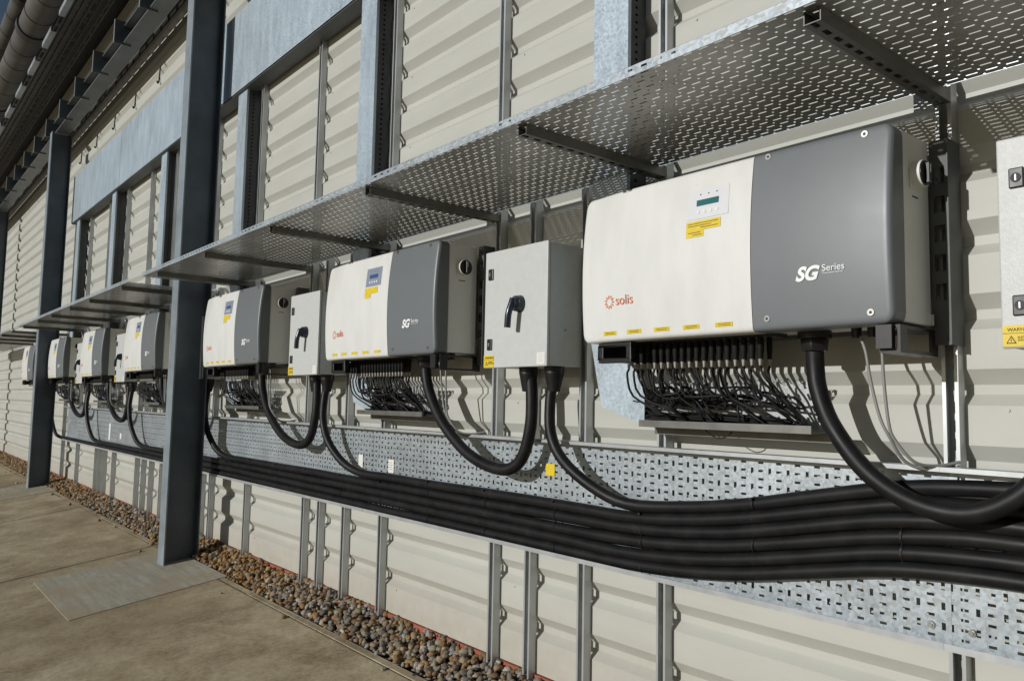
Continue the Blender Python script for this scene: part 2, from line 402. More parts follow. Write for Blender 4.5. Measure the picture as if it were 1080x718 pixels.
for i in range(1, 13):
    s = s0.copy(); C.objects.link(s); s.location.x = SX[i] + random.uniform(-.006, .006); s['label'] = f'full height slotted steel channel on the cream wall, {ORD[i]} counted from the right'
s = s0.copy(); C.objects.link(s); s.location.x = .12; s['label'] = 'slotted steel channel on the wall behind the cut off box at right'

BOXX = [-.672, -2.656, -4.652, -6.72, -9.0, -10.95, -13.2]
e0 = strut_v(BOXX[1] + .075, -1.21, .925, 'short steel channel behind the left side of the nearest whole switch box', 'short channels behind the switch boxes')
for k in range(0, 6):
    for sd, dx in (('left', .075), ('right', .40)):
        if (k == 1 and sd == 'left') or (k == 0 and sd == 'left') or (k == 3 and sd == 'right'): continue
        s = e0.copy(); C.objects.link(s); s.location.x = {(3, 'left'): -6.56, (4, 'left'): -8.56, (4, 'right'): -8.29, (5, 'left'): -10.4, (5, 'right'): -10.2}.get((k, sd), BOXX[k] + dx)
        s['label'] = f'short steel channel behind the {sd} side of the ' + ['cut off', 'nearest whole', 'second whole', 'third whole', 'fourth whole', 'fifth whole'][k] + ' switch box from the right'

# ------------------------------------------------------------------ covered trays
band = thing('covered_cable_tray', 'wide blue grey galvanised covered cable tray running high along the wall', 'cable tray', (-6, 2.2, 2.42))
xb = 2.0; i = 0
while xb > -12.4:
    x1 = xb; x0 = max(xb - 2.95, -12.45)
    m = MB(); m.box(x0 + .002, x1, 2.150 + (i % 2) * .002, 2.1535 + (i % 2) * .002, 2.435, 3.11); m.build('cover_panel', GALVB, band)
    xb = x0; i += 1
m = MB(); m.box(-12.44, 2, 2.157, 2.27, 2.425, 2.43); m.box(-12.44, 2, 2.157, 2.27, 3.112, 3.117); m.box(-12.45, -12.445, 2.157, 2.27, 2.43, 3.11); m.build('tray_side', BRK, band)  # sides coloured dark for the shade under the band
m = MB(); m.box(-12.44, 2, 2.262, 2.27, 2.44, 3.10); m.build('tray_base', GALV, band)

def dropper(x, label):
    t = thing('covered_drop_tray', label, 'cable tray', (x, 2.22, .1), 'vertical covered cable trays')
    pf = [(-2.144 + 2.05, .255), (-2.10 + 2.05, .068), (-2.08 + 2.05, -.002), (-1.87 + 2.05, -.064), (-1.87 + 2.05, .087), (-1.95 + 2.05, .165), (-1.962 + 2.05, .255), (-1.962 + 2.05, 2.43), (-2.144 + 2.05, 2.43)]
    m = MB(); m.extrude([(x + a, b) for a, b in pf], 'y', 2.178, 2.1805); m.box(x + .083, x + .088, 2.1807, 2.195, .27, 2.43); m.build('cover', GALVB, t)
    m = MB(); m.quad((x + .080, 2.182, .27), (x + .080, 2.288, .27), (x + .080, 2.288, 2.425), (x + .080, 2.182, 2.425)); m.build('punched_side', SIDE, t)
    m = MB(); m.box(x - .088, x - .085, 2.182, 2.288, .27, 2.425); m.box(x - .084, x + .078, 2.284, 2.288, .27, 2.425); m.build('tray_back', DARKSTRUT, t)
    return t
UN = [0, -2.035, -4.07, -6.40, -8.38, -10.45, -12.75]
DX = [-2.05, -4.01, -6.02, -8.1, -10.1, -12.1]
d0 = dropper(DX[0], 'vertical galvanised covered tray behind the left end of the nearest inverter')
for i in range(1, 6):
    d = copy_tree(d0, dx=DX[i] - DX[0]); d['label'] = f'vertical galvanised covered cable tray above the shelf, {ORD[i]} counted from the right'

# ------------------------------------------------------------------ perforated shelf
def shelf(x0, x1, label):
    t = thing('perforated_shelf', label, 'shelf', (x0, 2.2, .885), 'perforated shelf lengths above the inverters')
    m = MB(); m.quad((x0, 1.533, .8835), (x1, 1.533, .8835), (x1, 2.205, .8835), (x0, 2.205, .8835))
    p = m.build('perforated_base', SHELF, t); p.data.transform(Matrix.Translation((0, 0, 0)))
    m = MB(); m.quad((x0, 1.531, .882), (x1, 1.531, .882), (x1, 1.531, .909), (x0, 1.531, .909)); m.quad((x0, 1.531, .9095), (x1, 1.531, .9095), (x1, 1.541, .9095), (x0, 1.541, .9095)); m.build('front_lip', LIP, t)
    m = MB(); m.quad((x0, 2.207, .882), (x1, 2.207, .882), (x1, 2.207, .909), (x0, 2.207, .909)); m.build('rear_lip', GALV, t)
    return t
for a, b, lb in ((-6.12, -3.0, 'perforated steel shelf length in front of the nearest column'), (-2.998, .9, 'nearest perforated steel shelf length, above the nearest inverter'), (-12.0, -6.50, 'perforated steel shelf length between the two nearer columns'), (-19, -12.75, 'far end perforated steel shelf length at the left edge')):
    shelf(a, b, lb)
def arm(xc, label):
    m = MB(); pr = [(xc + a, .842 + b) for a, b in [(q, .0413 - r) for q, r in cprof()]]
    pr = [(xc + a, .842 + b) for a, b in cprof()]
    # opening up: rotate so the open side faces upward
    pr = [(xc + a, .8505 + (.0413 - b) * .78) for a, b in cprof()]
    m.extrude(pr, 'y', 1.560, 2.250)
    t = thing('shelf_arm', label, 'bracket', (xc, 2.25, .842), 'cantilever arms under the shelf')
    m.build('channel_arm', ARMM, t)
    m = MB(); m.box(xc - .075, xc - .021, 2.243, 2.249, .845, .925); m.cyl((xc - .05, 2.243, .89), (xc - .05, 2.234, .89), .010, .010, 6); m.build('fixing_plate', GALV, t)
    return t
a0 = arm(SX[0], 'dark steel cantilever arm under the shelf, nearest, beside the nearest inverter')
for i in range(1, 16):
    if abs(SX[i] + 6.33) < .3: continue
    a = copy_tree(a0, dx=SX[i] - SX[0]); a['label'] = f'steel cantilever arm under the perforated shelf, {ORD[i]} counted from the right'

# ------------------------------------------------------------------ lower cable tray and trunk cables
def low_tray(x0, x1, dz, label):
    t = thing('perforated_cable_tray', label, 'cable tray', (x0, 2.24, -.6), 'perforated tray lengths behind the thick cables')
    m = MB(); m.quad((x0, 2.240, -.605), (x1, 2.240, -.605), (x1, 2.240, -.142), (x0, 2.240, -.142)); m.build('perforated_back', TRAY, t)
    m = MB()
    for z0, z1 in ((-.144, -.1415), (-.6075, -.605)): m.box(x0, x1, 2.188, 2.2415, z0, z1)
    m.box(x0, x1, 2.186, 2.1885, -.154, -.1415); m.box(x0, x1, 2.186, 2.1885, -.6075, -.590)
    m.build('flange', RAIL, t)
    for bx_ in (x0 + .05, x1 - .05): MB().cyl((bx_, 2.2395, -.562), (bx_, 2.233, -.562), .011, .009, 16).cyl((bx_, 2.233, -.562), (bx_, 2.229, -.562), .006, .005, 10).build('bolt', CHROME, t)
    return t
low_tray(-.872, 1.3, 0, 'bright perforated tray length at the right edge below the cut off box')
low_tray(-3.90, -.8725, 0, 'perforated galvanised tray length below the nearest inverter')
low_tray(-6.95, -3.902, 0, 'perforated galvanised tray length right of the nearest column')
low_tray(-12.3, -6.952, 0, 'perforated galvanised tray length between the two columns')

def ramp_x(x):                                 # how far the bundle has climbed in the tray
    P = [(-99, 0), (-1.95, 0), (-1.66, .024), (-1.41, .066), (-1.20, .112), (-.99, .152), (-.8, .168), (9, .168)]
    for (a, u), (b, v) in zip(P, P[1:]):
        if a <= x <= b: return u + (v - u) * (x - a) / (b - a)
RP = .0435
JOIN = [(0, None), (-2.03, 5), (-3.99, 4), (-6.02, 3), (-8.3, 2), (-10.3, 1), (-12.0, 0)]
names = ['cut off', 'nearest whole', 'second whole', 'third whole', 'fourth whole', 'fifth whole', 'sixth whole']
for k in range(1, 7):
    bx = BOXX[k]; row = JOIN[k][1]; xj = bx + .70
    z = -.577 + RP * row
    if k == 6: bx = -13.2; 
    g = bx + .336                               # gland position
    pts = [(g, 2.15, .165), (g - .006, 2.15, .09), (g - .010, 2.14, .02), (g + .012, 2.125, -.11), (g + .08, 2.13, -.21 + (z + .35) * .5), (g + .21, 2.16, z + .055), (g + .36, 2.195, z + .004)]
    pts = [Vector(q) for q in pts]
    x = g + .6
    while x < 1.2:
        wob = .0016 * math.sin(x * 2.1 + row * 1.7) + .0011 * math.sin(x * 5.3 + row * 2.3) + .0006 * math.sin(x * 9.1 + row * 4)
        pts.append(Vector((x, 2.2145 + .004 * math.sin(x * 1.7 + row * 2.1), z + ramp_x(x) + wob))); x += .25
    m = MB(); m.tube(pts, .0221, 14, 4)
    tag(m.build('trunk_cable', RUBBER, origin=pts[0]), f'thick black tray cable dropping from the right gland of the {names[k]} switch box', 'cable', 'thick black cables lying in the tray')
# ties across the trunk bundle
ti = 0
for x in [-.98 - .46 * j for j in range(22)]:
    if abs(x + 6.33) < .1: continue
    rows = [r for r in range(6) if BOXX[6 - r] + .95 < x]
    if not rows: continue
    zt = -.577 + ramp_x(x) + RP * max(rows) + .024; zb = -.577 + ramp_x(x) - .023
    m = MB()
    for r in rows:
        zc = -.577 + ramp_x(x) + RP * r
        for q in range(7):
            a0_, a1_ = -1.45 + q * .414, -1.45 + (q + 1) * .414
            def pp(a, xx): return (xx, 2.2145 - .0232 * math.cos(a), zc + .0232 * math.sin(a))
            m.quad(pp(a0_, x - .003), pp(a0_, x + .003), pp(a1_, x + .003), pp(a1_, x - .003))
    m.box(x - .004, x + .005, 2.184, 2.194, zt - .012, zt - .004)
    tag(m.build('cable_tie', BLACKP, origin=(x, 2.19, zt)), f'black cable tie around the tray cables, {ORD[ti] if ti < 18 else "farthest"} counted from the right' if ti < 18 else f'tiny far black cable tie around the tray cables', 'cable tie', 'cable ties on the thick cables'); ti += 1

# ------------------------------------------------------------------ inverters
XL, XS, XR, ZB, ZT = -2.002, -1.285, -.885, .222, .745
def cover(m, x0, x1, rl, rr, yb=2.018):
    """bowed front cover with rounded outline; rl / rr corner radii at the left / right"""
    nz = 26; nx = 26
    def zrow(v): return ZB + (ZT - ZB) * v
    vv = [0, .006, .014, .025, .04, .06] + [.09 + .82 * i / (nz - 12) for i in range(nz - 11)] + [.94, .96, .975, .986, .994, 1]
    uu = [0, .006, .014, .03, .05, .08] + [.12 + .76 * i / (nx - 12) for i in range(nx - 11)] + [.92, .95, .97, .986, .994, 1]
    H = ZT - ZB; rows = []
    for v in vv:
        dz = min(v, 1 - v) * H
        il = rl - math.sqrt(max(0, rl * rl - (rl - min(dz, rl)) ** 2)) if rl else 0
        ir = rr - math.sqrt(max(0, rr * rr - (rr - min(dz, rr)) ** 2)) if rr else 0
        row = []
        for u in uu:
            a, b = x0 + il, x1 - ir; x = a + (b - a) * u; z = zrow(v)
            y = 1.955 + .014 * (2 * v - 1) ** 2 + (.012 * v ** 3)
            gx = (x - XL) / (XR - XL)
            y += .026 * max(0, (.28 - gx) / .28) ** 2 + .008 * max(0, (gx - .75) / .25) ** 2
            e = dz
            if rl: e = min(e, x - a)
            if rr: e = min(e, b - x)
            rr_ = .012
            if e < rr_: y += rr_ - math.sqrt(rr_ * rr_ - (rr_ - e) ** 2)
            row.append((x, y, z))
        rows.append(row)
    n = len(uu); vs = [p for r in rows for p in r]
    m.add(vs, [(j * n + i, j * n + i + 1, (j + 1) * n + i + 1, (j + 1) * n + i) for j in range(len(vv) - 1) for i in range(n - 1)], True)
    rim = rows[0] + [r[-1] for r in rows[1:]] + rows[-1][::-1][1:] + [r[0] for r in rows[::-1][1:-1]]
    k = len(rim); back = [(x, yb, z) for x, y, z in rim]
    m.add(rim + back, [(i, (i + 1) % k, k + (i + 1) % k, k + i) for i in range(k)])
    return m
def yfront(x, z):
    v = (z - ZB) / (ZT - ZB); gx = (x - XL) / (XR - XL)
    return 1.955 + .014 * (2 * v - 1) ** 2 + .012 * v ** 3 + .026 * max(0, (.28 - gx) / .28) ** 2 + .008 * max(0, (gx - .75) / .25) ** 2
def label_patch(m, x0, x1, z0, z1, off=.0012, k=5):
    vs = []
    for j in range(2):
        for i in range(k + 1):
            x = x0 + (x1 - x0) * i / k; z = (z0, z1)[j]; vs.append((x, yfront(x, z) - off, z))
    n = k + 1
    m.add(vs, [(i, i + 1, n + i + 1, n + i) for i in range(k)]); return m
def rrbox(m, x0, x1, y0, y1, z0, z1, hx, hz):   # a plate with a window (frame)
    m.box(x0, x1, y0, y1, z0, z0 + hz); m.box(x0, x1, y0, y1, z1 - hz, z1); m.box(x0, x0 + hx, y0, y1, z0 + hz, z1 - hz); m.box(x1 - hx, x1, y0, y1, z0 + hz, z1 - hz); return m
def inverter(label, near):
    t = thing('solar_inverter', label, 'inverter', (-1.42, 2.2, ZB), 'wall mounted solar inverters')
    cover(MB(), XL, XS, .034, 0, yb=2.040).build('white_cover', WHITE, t)
    g = cover(MB(), XS + .002, XR, 0, .030, yb=2.040).build('grey_cover', GREYC, t)
    MB().box(XL + .012, XR - .004, 2.0405, 2.205, ZB + .008, ZT - .008).build('body', SIDEG, t, bevel=.006)
    # edge notches on the right side of the cover
    for x, z in ((-1.236, .728), (-.955, .724), (-1.236, .256), (-.942, .252)):
        s = MB().cyl((x, yfront(x, z) + .002, z), (x, yfront(x, z) - .0035, z), .0105, .009, 16).build('screw', CHROME, g, bevel=0)
        MB().cyl((x, yfront(x, z) - .0036, z), (x, yfront(x, z) - .0042, z), .0042, n=6).build('screw_socket', INK, g)
    # keypad
    kp = label_patch(MB(), -1.512, -1.362, .583, .677, .0014).build('keypad', PANL if near else PAND, t)
    label_patch(MB(), -1.479, -1.398, .624, .643, .0022).build('display', LCD if near else LCDB, kp)
    for i in range(4): x = -1.472 + i * .023; MB().cyl((x, yfront(x, .606) - .001, .604), (x, yfront(x, .606) - .003, .604), .006, .0055, 12).build('button', STKW, kp)
    for i in range(3): x = -1.466 + i * .03; MB().cyl((x, yfront(x, .66) - .001, .660), (x, yfront(x, .66) - .0022, .660), .0022, n=8).build('indicator', INK, kp)
    # stickers
    if near:
        yl = label_patch(label_patch(MB(), -1.515, -1.388, .547, .577, .0014), -1.515, -1.450, .527, .5468, .0014).build('warning_sticker', YEL, t)
        for z, xa, xb in ((.569, -1.508, -1.396), (.562, -1.508, -1.42), (.555, -1.46, -1.396), (.541, -1.505, -1.46), (.534, -1.49, -1.456)):
            label_patch(MB(), xa, xb, z - .0008, z + .0008, .0022).build('printed_line', INK, yl)
    else:
        label_patch(label_patch(MB(), -1.515, -1.388, .545, .577, .0014), -1.515, -1.455, .524, .5448, .0014).build('warning_sticker', YEL, t)
    for x in (-1.850, -1.735, -1.618, -1.502, -1.382):
        s = label_patch(MB(), x - .031, x + .031, .243, .257, .0014, 3).build('yellow_tag', YEL, t)
        if near:
            for z in (.2525, .2475): label_patch(MB(), x - .02, x + .024, z - .0007, z + .0007, .0022, 2).build('printed_line', INK, s)
    # maker's mark: ring of rays and word
    m = MB(); cx, cz = -1.846, .357
    def ly(x, z): return yfront(x, z) - .0026
    for i in range(24):
        a, b = 2 * math.pi * i / 24, 2 * math.pi * (i + 1) / 24
        q = [(cx + r * math.cos(w), cz + r * math.sin(w)) for r, w in ((.0135, a), (.0155, a), (.0155, b), (.0135, b))]
        m.add([(x, ly(x, z), z) for x, z in q], [(0, 1, 2, 3)])
    for i in range(11):
        a = 2 * math.pi * i / 11
        q = [(cx + r * math.cos(w), cz + r * math.sin(w)) for r, w in ((.0175, a - .16), (.0235, a - .06), (.0235, a + .06), (.0175, a + .16))]
        m.add([(x, ly(x, z), z) for x, z in q], [(0, 1, 2, 3)])
    m.build('sun_emblem', ORANGE, t)
    text_part('maker_name', 'solis', -1.815, yfront(-1.80, .35) - .0025, .344, .047, ORANGE, t, surf=ly)
    yy = yfront(-1.08, .36) - .002
    text_part('series_mark', 'SG', -1.143, yy, .352, .052, PALE, t, shear=.35, bold=.0022, surf=ly)
    text_part('series_word', 'Series', -1.066, yy, .371, .026, PALE, t, surf=ly)
    text_part('series_line', 'Three phase inverter', -1.066, yy, .3635, .0068, PALE, t, surf=ly)
    # rotary switch on the right flank
    MB().box(XR - .004, XR - .0015, 2.085, 2.150, .590, .665).build('switch_plate', SIDEG, t, bevel=.001)
    k = MB().cyl((XR - .002, 2.120, .628), (XR + .022, 2.120, .628), .037, .036, 28).build('rotary_switch', STKW, t)
    MB().cyl((XR + .0222, 2.120, .628), (XR + .0245, 2.120, .628), .0335, n=28).build('dial', BLACKP, k)
    MB().box(XR + .0246, XR + .036, 2.114, 2.126, .600, .656).build('grip', BLACKP, k, bevel=.002)
    MB().box(XR + .0361, XR + .0366, 2.1188, 2.1212, .628, .650).build('pointer', STKW, k)
    MB().box(XR - .0038, XR - .0032, 2.10, 2.135, .566, .570).build('printed_line', INK, t)
    # connectors
    rng = random.Random(5)
    m = MB(); m.box(-1.88, -1.29, 2.06, 2.16, ZB - .004, ZB + .008); m.build('connector_plate', BLACKP, t)
    for r, yy in ((0, 2.085), (1, 2.125)):
        for i in range(19):
            x = -1.862 + i * .0292 + r * .007
            c = MB().cyl((x, yy, ZB + .0), (x, yy, .178), .0088, n=10).cyl((x, yy, .178), (x, yy, .152), .0078, .0068, 10).build('connector', MATTB, t)
            MB().cyl((x, yy, .152), (x, yy, .130), .0062, .0038, 8).build('connector_tip', TIP, c)
    # big gland
    g = MB().cyl((-1.18, 2.12, ZB + .008), (-1.18, 2.12, .206), .047, n=24).build('cable_gland', BLACKP, t)
    MB().cyl((-1.18, 2.12, .206), (-1.18, 2.12, .170), .041, .037, 6).build('gland_nut', BLACKP, g, bevel=.003)
    for x in (-1.045, -1.00, -.965, -.93):
        MB().cyl((x, 2.10, ZB + .008), (x, 2.10, .200), .015, .012, 8).build('small_gland', BLACKP, t, bevel=0)
    # feet / handles and rear bracket
    m = MB(); rrbox(m, -1.925, -1.775, 1.995, 2.025, .150, .221, .022, .014); m.box(-1.925, -1.905, 2.025, 2.2, .156, .216); m.build('lifting_handle', BLACKP, t, bevel=.003)
    m = MB(); rrbox(m, -.925, -.90, 1.99, 2.0, .158, .221, .0, .0) if False else None
    m.box(-.938, -.898, 1.985, 2.005, .160, .220); m.box(-.938, -.885, 2.005, 2.23, .212, .221); m.box(-.938, -.885, 2.005, 2.23, .150, .160)
    m.box(-.892, -.885, 2.005, 2.045, .160, .212); m.box(-.892, -.885, 2.19, 2.23, .160, .212); m.build('lifting_handle', BLACKP, t)
    m = MB()
    hz = [.30, .38, .46, .54, .62]
    m.box(-.890, -.880, 2.212, 2.216, .18, .74); m.box(-.852, -.843, 2.212, 2.216, .18, .74)
    zprev = .18
    for z in hz: m.box(-.880, -.852, 2.212, 2.216, zprev, z); zprev = z + .045
    m.box(-.880, -.852, 2.212, 2.216, zprev, .74); m.box(-.843, -.840, 2.205, 2.288, .18, .74)  # deep flange added to block sun leaking behind the bracket
    m.build('mounting_bracket', BRK, t)
    MB().box(-1.94, -.892, 2.206, 2.2115, .30, .66).build('back_plate', DARKSTRUT, t)
    MB().box(-.905, -.880, 2.195, 2.2, .232, .262).build('bracket_clip', CHROME, t)
    return t
i_near = inverter('largest and nearest white and grey inverter above the nearest bundle of leads', True)
i_next = inverter('white and grey inverter, second from the right, left of the nearest whole switch box', False)
i_next.location.x += UN[1]
inv = [i_near, i_next]
lab = ['', '', 'white and grey inverter just right of the nearest steel column, third from the right', 'white and grey inverter partly behind the nearest column, fourth from the right', 'small looking white and grey inverter, fifth from the right, between the columns', 'white and grey inverter just right of the second column, sixth from the right', 'farthest white inverter alone on the wall left of the second column']
for k in range(2, 7):
    c = copy_tree(i_next, dx=UN[k] - UN[1]); c['label'] = lab[k]; c.location.z += (0, 0, .012, .022, 0, .012, .01)[k]; inv.append(c)

# ------------------------------------------------------------------ combed lead trays under inverters
where = ['nearest', 'second', 'third', 'fourth', 'fifth', 'sixth']
def comb():
    t = thing('lead_tray', 'short combed metal tray holding leads under the nearest inverter', 'cable tray', (-1.5, 2.24, -.06), 'short lead trays under the inverters')
    m = MB(); m.quad((-1.87, 2.236, -.060), (-1.235, 2.236, -.060), (-1.235, 2.236, .088), (-1.87, 2.236, .088)); m.build('combed_back', COMB, t)
    m = MB(); m.box(-1.84, -1.19, 2.115, 2.2365, -.0685, -.066); m.box(-1.84, -1.19, 2.113, 2.1155, -.0685, -.045); m.build('bottom_rail', DARKSTRUT, t)
    m = MB(); m.extrude([(-1.84, -.095), (-1.14, -.095), (-1.14, -.070), (-1.84, -.070)], 'y', 2.20, 2.236); m.build('support_channel', DARKSTRUT, t)
    for i in range(18):
        x = -1.85 + i * .035
        m = MB(); m.add([(x, 2.236, .080), (x + .006, 2.236, .080), (x + .010, 2.205, .098), (x + .004, 2.205, .098)], [(0, 1, 2, 3)])
        m.add([(x + .004, 2.205, .098), (x + .010, 2.205, .098), (x + .010, 2.200, .086), (x + .004, 2.200, .086)], [(0, 1, 2, 3)]); m.build('tooth', GALV, t)
    return t
ct = comb()
for k in range(1, 6): c = copy_tree(ct, dx=UN[k]); c['label'] = f'short combed metal tray holding leads under the {where[k]} inverter from the right'

rng = random.Random(21); leads = []
for r, yy in ((0, 2.085), (1, 2.125)):
    for i in range(19):
        x = -1.862 + i * .0292 + r * .007
        h = rng.uniform(-1, 1); lane = rng.random()
        dx = rng.uniform(.02, .20); xr = min(x + dx, -1.235)
        zl = (.028 if lane < .4 else -.038) + rng.uniform(-.022, .020)
        pts = [(x, yy, .132), (x + .004 + .010 * h, yy - .006, .102 + .01 * lane), (x + .028 + .022 * h, yy + .012 * lane, .052 + .022 * h), (x + (xr - x) * .8, 2.14 + .02 * h, zl + .025), (xr, 2.165, zl - .006), (xr - .05, 2.185 + .02 * h, zl - .012 * (1 + h) * .5), (xr - .14, 2.18, zl)]
        xx = xr - .26
        while xx > -1.84: pts.append((xx, 2.20 + rng.uniform(-.015, .02), zl + rng.uniform(-.006, .006))); xx -= .13
        pts.append((-1.885, 2.205, zl + .02))
        o = MB().tube(pts, .0040, 6, 3).build('solar_lead', RUBBER, origin=(x, yy, .12))
        tag(o, 'thin black lead looping from the connectors into the tray under the nearest inverter', 'cable', 'leads under the nearest inverter'); leads.append(o)
for k in range(1, 6):
    for o in leads:
        c = o.copy(); C.objects.link(c); c.location.x += UN[k]
        c['label'] = f'thin black lead looping into the tray under the {where[k]} inverter from the right'; c['group'] = f'leads under the {where[k]} inverter'
# stray wire loop and grey pairs
def pair(k):
    for j, base in enumerate(([(-1.035, 2.10, .205), (-1.02, 2.10, .160), (-1.009, 2.10, .086), (-.985, 2.10, -.015), (-.963, 2.11, -.07), (-.944, 2.15, -.13), (-.90, 2.19, -.150), (-.86, 2.235, -.134)], [(-.985, 2.10, .205), (-.976, 2.10, .160), (-.973, 2.10, .086), (-.962, 2.10, -.03), (-.950, 2.11, -.075), (-.915, 2.14, -.130), (-.88, 2.19, -.139), (-.84, 2.235, -.128)])):
        o = MB().tube([(a + UN[k], b, c) for a, b, c in base], .0045, 8, 5).build('grey_data_cable', GREYCAB, origin=(base[0][0] + UN[k], 2.1, .2))
        tag(o, f'{("left", "right")[j]} thin grey cable hanging below the {where[k]} inverter from the right', 'cable', 'thin grey cables under the inverters')
for k in range(0, 6): pair(k)
tag(MB().tube([(-1.60, 2.16, -.066), (-1.56, 2.15, -.088), (-1.53, 2.15, -.096), (-1.50, 2.155, -.086), (-1.49, 2.17, -.066)], .002, 6, 5).build('wire_end', RUBBER, origin=(-1.55, 2.15, -.08)), 'tiny black wire loop sagging below the nearest lead tray', 'wire')

# thick cable loops from each inverter into the switch box on its right
L1 = [(-1.18, 2.12, .180), (-1.178, 2.12, .12), (-1.166, 2.115, .055), (-1.123, 2.11, -.045), (-1.025, 2.11, -.165), (-.905, 2.12, -.235), (-.775, 2.13, -.246), (-.66, 2.14, -.18), (-.585, 2.15, -.06), (-.56, 2.15, .06), (-.56, 2.15, .165)]
for k in range(0, 6):
    gx = BOXX[k] + .175
    if k == 0: pts = L1
    else:
        g0 = -1.18 + UN[k]; gx = BOXX[k] + .178; w = gx - g0; dp = -.252 if k < 3 else -.23
        F = [(0, .195, 2.12), (.015, .13, 2.12), (.073, .044, 2.115), (.235, -.09, 2.11), (.508, -.224, 2.115), (.80, -.277, 2.125), (.955, -.235, 2.14), (1.03, -.10, 2.145), (1.03, .055, 2.15), (1, .165, 2.15)]
        if k > 2: F = [(a, b * (1 if b > 0 else .88), c) for a, b, c in F]
        pts = [(g0 + a * w, c, b) for a, b, c in F]
    o = MB().tube(pts, .0255, 16, 7).build('loop_cable', RUBBER, origin=pts[0])
    tag(o, f'thick black cable looping from under the {where[k]} inverter into the switch box right of it', 'cable', 'thick cable loops between inverters and switch boxes')

# ------------------------------------------------------------------ switch boxes
def switch_box(x, label):
    t = thing('switch_box', label, 'switch box', (x, 2.25, .15), 'light grey switch boxes')
    MB().box(x + .004, x + .396, 2.0665, 2.246, .156, .646).build('body', BOXG, t, bevel=.003)
    MB().box(x, x + .400, 2.048, 2.0625, .152, .650).build('door', BOXG, t, bevel=.004)
    MB().box(x + .008, x + .392, 2.0625, 2.0665, .160, .642).build('door_seal', BLACKP, t)
    for z in (.551, .251):
        l = MB().box(x + .026, x + .058, 2.042, 2.048, z - .024, z + .024).build('lock', BLACKP, t, bevel=.003)
        MB().cyl((x + .042, 2.042, z), (x + .042, 2.0395, z), .011, n=16).build('key_slot', CHROME if False else INK, l)
        MB().box(x + .0405, x + .0435, 2.0385, 2.0394, z - .007, z + .007).build('key_cut', STRUT, l)
    hx, hz = x + .232, .410
    h = MB().cyl((hx, 2.048, hz), (hx, 2.022, hz), .036, .031, 28).build('switch_handle', plain_handle, t)
    m = MB(); m.tube([(hx, 2.012, hz + .018), (hx - .003, 2.006, hz - .005), (hx - .010, 1.998, hz - .045), (hx - .016, 1.998, hz - .100)], .0135, 14, 6); m.cyl((hx, 2.0225, hz), (hx, 2.008, hz), .028, .022, 20); m.build('lever', plain_handle, h)
    s = MB().box(x + .003, x + .069, 2.0462, 2.0476, .156, .206).build('warning_label', YEL, t)
    m = MB(); m.add([(x + .010, 2.0458, .163), (x + .032, 2.0458, .163), (x + .021, 2.0458, .182)], [(0, 1, 2)]); tr = m.build('warning_triangle', INK, s)
    MB().add([(x + .0135, 2.0453, .165), (x + .0285, 2.0453, .165), (x + .021, 2.0453, .178)], [(0, 1, 2)]).build('triangle_field', YEL, s)
    MB().box(x + .0203, x + .0217, 2.0447, 2.045, .1665, .1745).build('bolt_symbol', INK, s)
    MB().box(x + .004, x + .068, 2.0455, 2.046, .1865, .1875).build('printed_line', INK, s)
    text_part('warning_word', 'WARNING', x + .013, 2.0455, .1915, .0115, INK, s)
    text_part('warning_text', 'ELECTRIC\nSHOCK RISK', x + .034, 2.0455, .175, .0066, INK, s)
    st = MB().box(x + .345, x + .392, 2.0462, 2.0476, .160, .206).build('rating_label', STKW, t)
    for q in range(4): MB().box(x + .35, x + .385, 2.0455, 2.046, .198 - q * .009, .199 - q * .009).build('printed_line', GREYCAB, st)
    for gx in (.178, .336):
        g = MB().cyl((x + gx, 2.15, .158), (x + gx, 2.15, .128), .041, .040, 20).build('cable_gland', BLACKP, t)
        MB().cyl((x + gx, 2.15, .128), (x + gx, 2.15, .055), .039, .025, 20, caps=False).build('gland_boot', RUBBER, g)
    MB().cyl((x + .397, 2.15, .30), (x + .399, 2.15, .30), .003, n=8).build('rivet', INK, t)
    return t
plain_handle = plain('handle_plastic', (.018, .024, .04), .22)
b1 = switch_box(BOXX[1], 'nearest whole light grey switch box, between the two largest inverters')
blab = ['light grey switch box cut off by the right edge of the photo', '', 'light grey switch box between the second and third inverters', 'light grey switch box hidden mostly by the nearest column', 'light grey switch box between the fourth and fifth inverters', 'light grey switch box between the fifth and sixth inverters', 'farthest switch box behind the second column']
for k in (0, 2, 3, 4, 5, 6):
    c = copy_tree(b1, dx=BOXX[k] - BOXX[1]); c['label'] = blab[k]

# ------------------------------------------------------------------ small labels on the tray
for x, z, w, h, mt, lb, nm in ((-4.035, -.345, .05, .085, STKW, 'plain white tag on the perforated tray, right of the second box cable', 'paper_tag'), (-3.70, -.345, .055, .07, STKW, 'small printed white tag on the perforated tray, next to the plain tag', 'paper_tag'), (-2.43, -.268, .055, .05, YEL, 'yellow tag on the perforated tray beside the nearest dropping cable', 'yellow_tag'), (-9.9, -.40, .07, .19, STKW, 'far white strip label on the tray between the columns', 'paper_tag'), (-9.4, -.43, .07, .06, STKW, 'small far white tag low on the tray between the columns', 'paper_tag')):
    m = MB()
    m.box(x - w / 2, x + w / 2, 2.2365, 2.238, z - h / 2, z + h / 2)
    o = m.build(nm, mt, origin=(x, 2.238, z)); tag(o, lb, 'tag', 'tags on the perforated tray')
    if 'printed' in lb:
        for q in range(4): MB().box(x - .018, x + .012 + .004 * (q % 2), 2.2355, 2.236, z + .018 - q * .012, z + .020 - q * .012).build('printed_line', INK, o)

